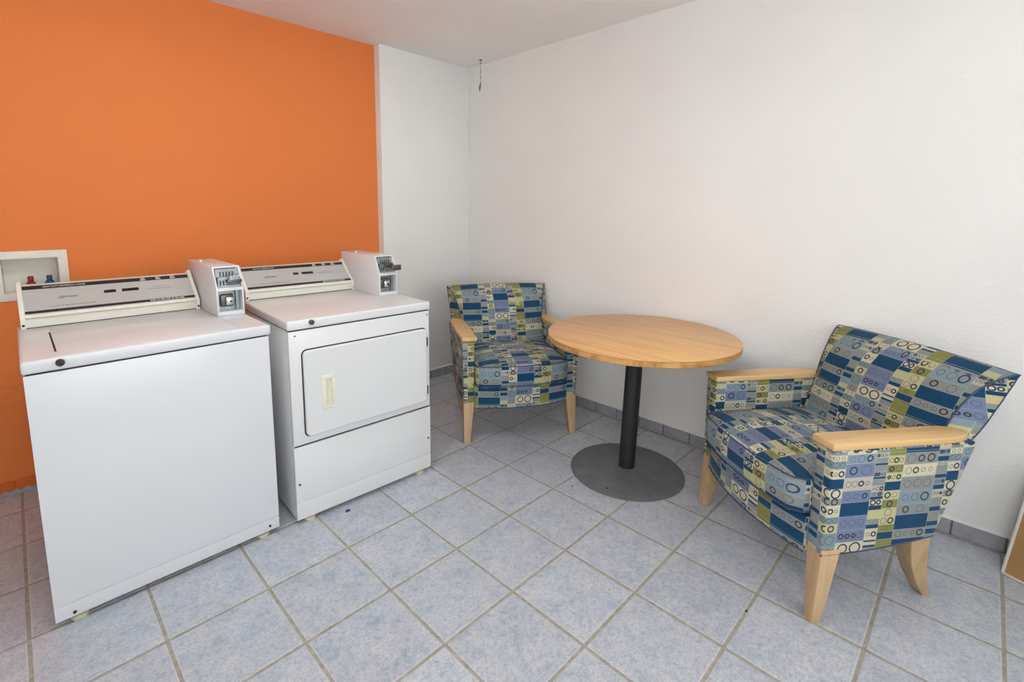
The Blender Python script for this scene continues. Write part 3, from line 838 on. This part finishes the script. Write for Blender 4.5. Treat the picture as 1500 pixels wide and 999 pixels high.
# ------------------------------------------------------------------ small things
# flat carton leaning on the right wall
lean = math.radians(17)
bd = empty('flat_carton', (2.597-.28*.385, -2.13-.28*.923, .001), math.radians(-22.6), 'flat brown cardboard carton with white edges leaning against the right wall', 'cardboard box')
bm = BM(); add_box(bm, 0.004, .016, -.275, .275, 0.002, .418); carton_rot = (0, lean, 0)
mk('carton_body', bm, M['cardboard'], bd, smooth=False, rot=carton_rot)
bm = BM()
for q in ((.271, .280, 0, .42), (-.280, -.271, 0, .42)): add_box(bm, -.002, .019, *q)
add_box(bm, -.002, .019, -.28, .28, 0, .008); add_box(bm, -.002, .019, -.28, .28, .412, .42); bevel(bm, .002, 2)
ed = mk('carton_edge', bm, M['board_edge'], bd, rot=carton_rot)
bm = BM(); rnd = random.Random(2)
for i in range(7):
    z = .195+i*.026; add_box(bm, .010, .016, .2799, .2806, z, z+rnd.uniform(.012, .02))
    add_box(bm, .001, .005, .2799, .2806, z+.004, z+rnd.uniform(.010, .018))
tag(mk('printed_marks', bm, M['red_ink'], ed, smooth=False), 'red printed marks')
# hook and string at the ceiling corner
hk = empty('ceiling_hook', (2.681, .83, H), 0, 'small ceiling hook in the corner with a short string and teal tag', 'hook')
bm = BM(); add_lathe(bm, [(.012, 0), (.012, -.003), (.004, -.006)], (0,0,0), 16)
add_tube(bm, [(.0, 0, -.004)]+[(.008*math.sin(a), 0, -.016-.008*math.cos(a)*-1-.0) for a in [math.radians(q) for q in range(0, 300, 30)]], .0016, 6)
mk('hook', bm, M['steel_dark'], hk)
bm = BM(); add_tube(bm, [(0, 0, -.02), (.002, 0, -.06), (-.001, 0, -.11), (.0, 0, -.165)], .0018, 6)
for z in (-.085, -.125): add_lathe(bm, [(.0015, z-.014), (.004, z-.007), (.004, z+.007), (.0015, z+.014)], (0,0,0), 8)
mk('string', bm, M['string'], hk)
bm = BM(); add_loft(bm, [[(-.004, -.002, -.163), (.003, -.002, -.163), (.003, .002, -.163), (-.004, .002, -.163)], [(-.012, -.004, -.19), (-.001, -.004, -.19), (-.001, .004, -.19), (-.012, .004, -.19)], [(-.013, -.002, -.222), (-.006, -.002, -.222), (-.006, .002, -.222), (-.013, .002, -.222)]])
mk('tag', bm, M['teal'], hk)
# litter
bm = BM(); add_loft(bm, [[(-.012, -.005, 0), (.010, -.006, 0), (.013, .004, 0), (-.009, .006, 0)], [(-.008, -.003, .006), (.006, -.004, .008), (.009, .002, .005), (-.006, .003, .009)]])
tag(mk('plastic_scrap', bm, M['scrap'], loc=(1.03, -.085, .0)), 'tiny blue plastic scrap on the floor at the foot of the dryer', 'litter')
for (x, y), lab in (((1.908, -.665), 'tiny black crumb on the tile left of the table base'), ((1.72, -1.526), 'tiny black crumb on the grout line near the front armchair leg')):
    bm = BM(); bmesh.ops.create_icosphere(bm, subdivisions=1, radius=.0045); bmesh.ops.scale(bm, vec=(1.2, .8, .6), verts=bm.verts); bmesh.ops.translate(bm, vec=(0, 0, .003), verts=bm.verts)
    tag(mk('crumb', bm, M['speck'], loc=(x, y, 0)), lab, 'litter')

# ------------------------------------------------------------------ camera, world, view
R3 = ((0.710923989341339, -0.7032331720297934, 0.0070842879607374565), (-0.0932149873703989, -0.10420935156580641, -0.9901774473172829), (0.6970638762039905, 0.703280539189838, -0.13963679919103988))
cd = bpy.data.cameras.new('camera'); cam = bpy.data.objects.new('camera', cd); COL.objects.link(cam)
rx, dn, fw = (Vector(r) for r in R3)
m = Matrix((rx, -dn, -fw)).transposed().to_4x4(); m.translation = Vector((.07812, -1.97075, 1.33339)); cam.matrix_world = m
cd.sensor_fit = 'HORIZONTAL'; cd.sensor_width = 36; cd.lens = 714.3224/1500*36
cd.shift_x = (750-725.989)/1500; cd.shift_y = (408.85-499.5)/1500
cd.clip_start = .02
scene.camera = cam
w = bpy.data.worlds.new('world'); scene.world = w; w.use_nodes = True
w.node_tree.nodes['Background'].inputs[0].default_value = (.97, .99, 1.0, 1); w.node_tree.nodes['Background'].inputs[1].default_value = 4.9
vs = scene.view_settings; vs.view_transform = 'Standard'; vs.look = 'None'; vs.gamma = 1; vs.use_curve_mapping = False; vs.exposure = .03
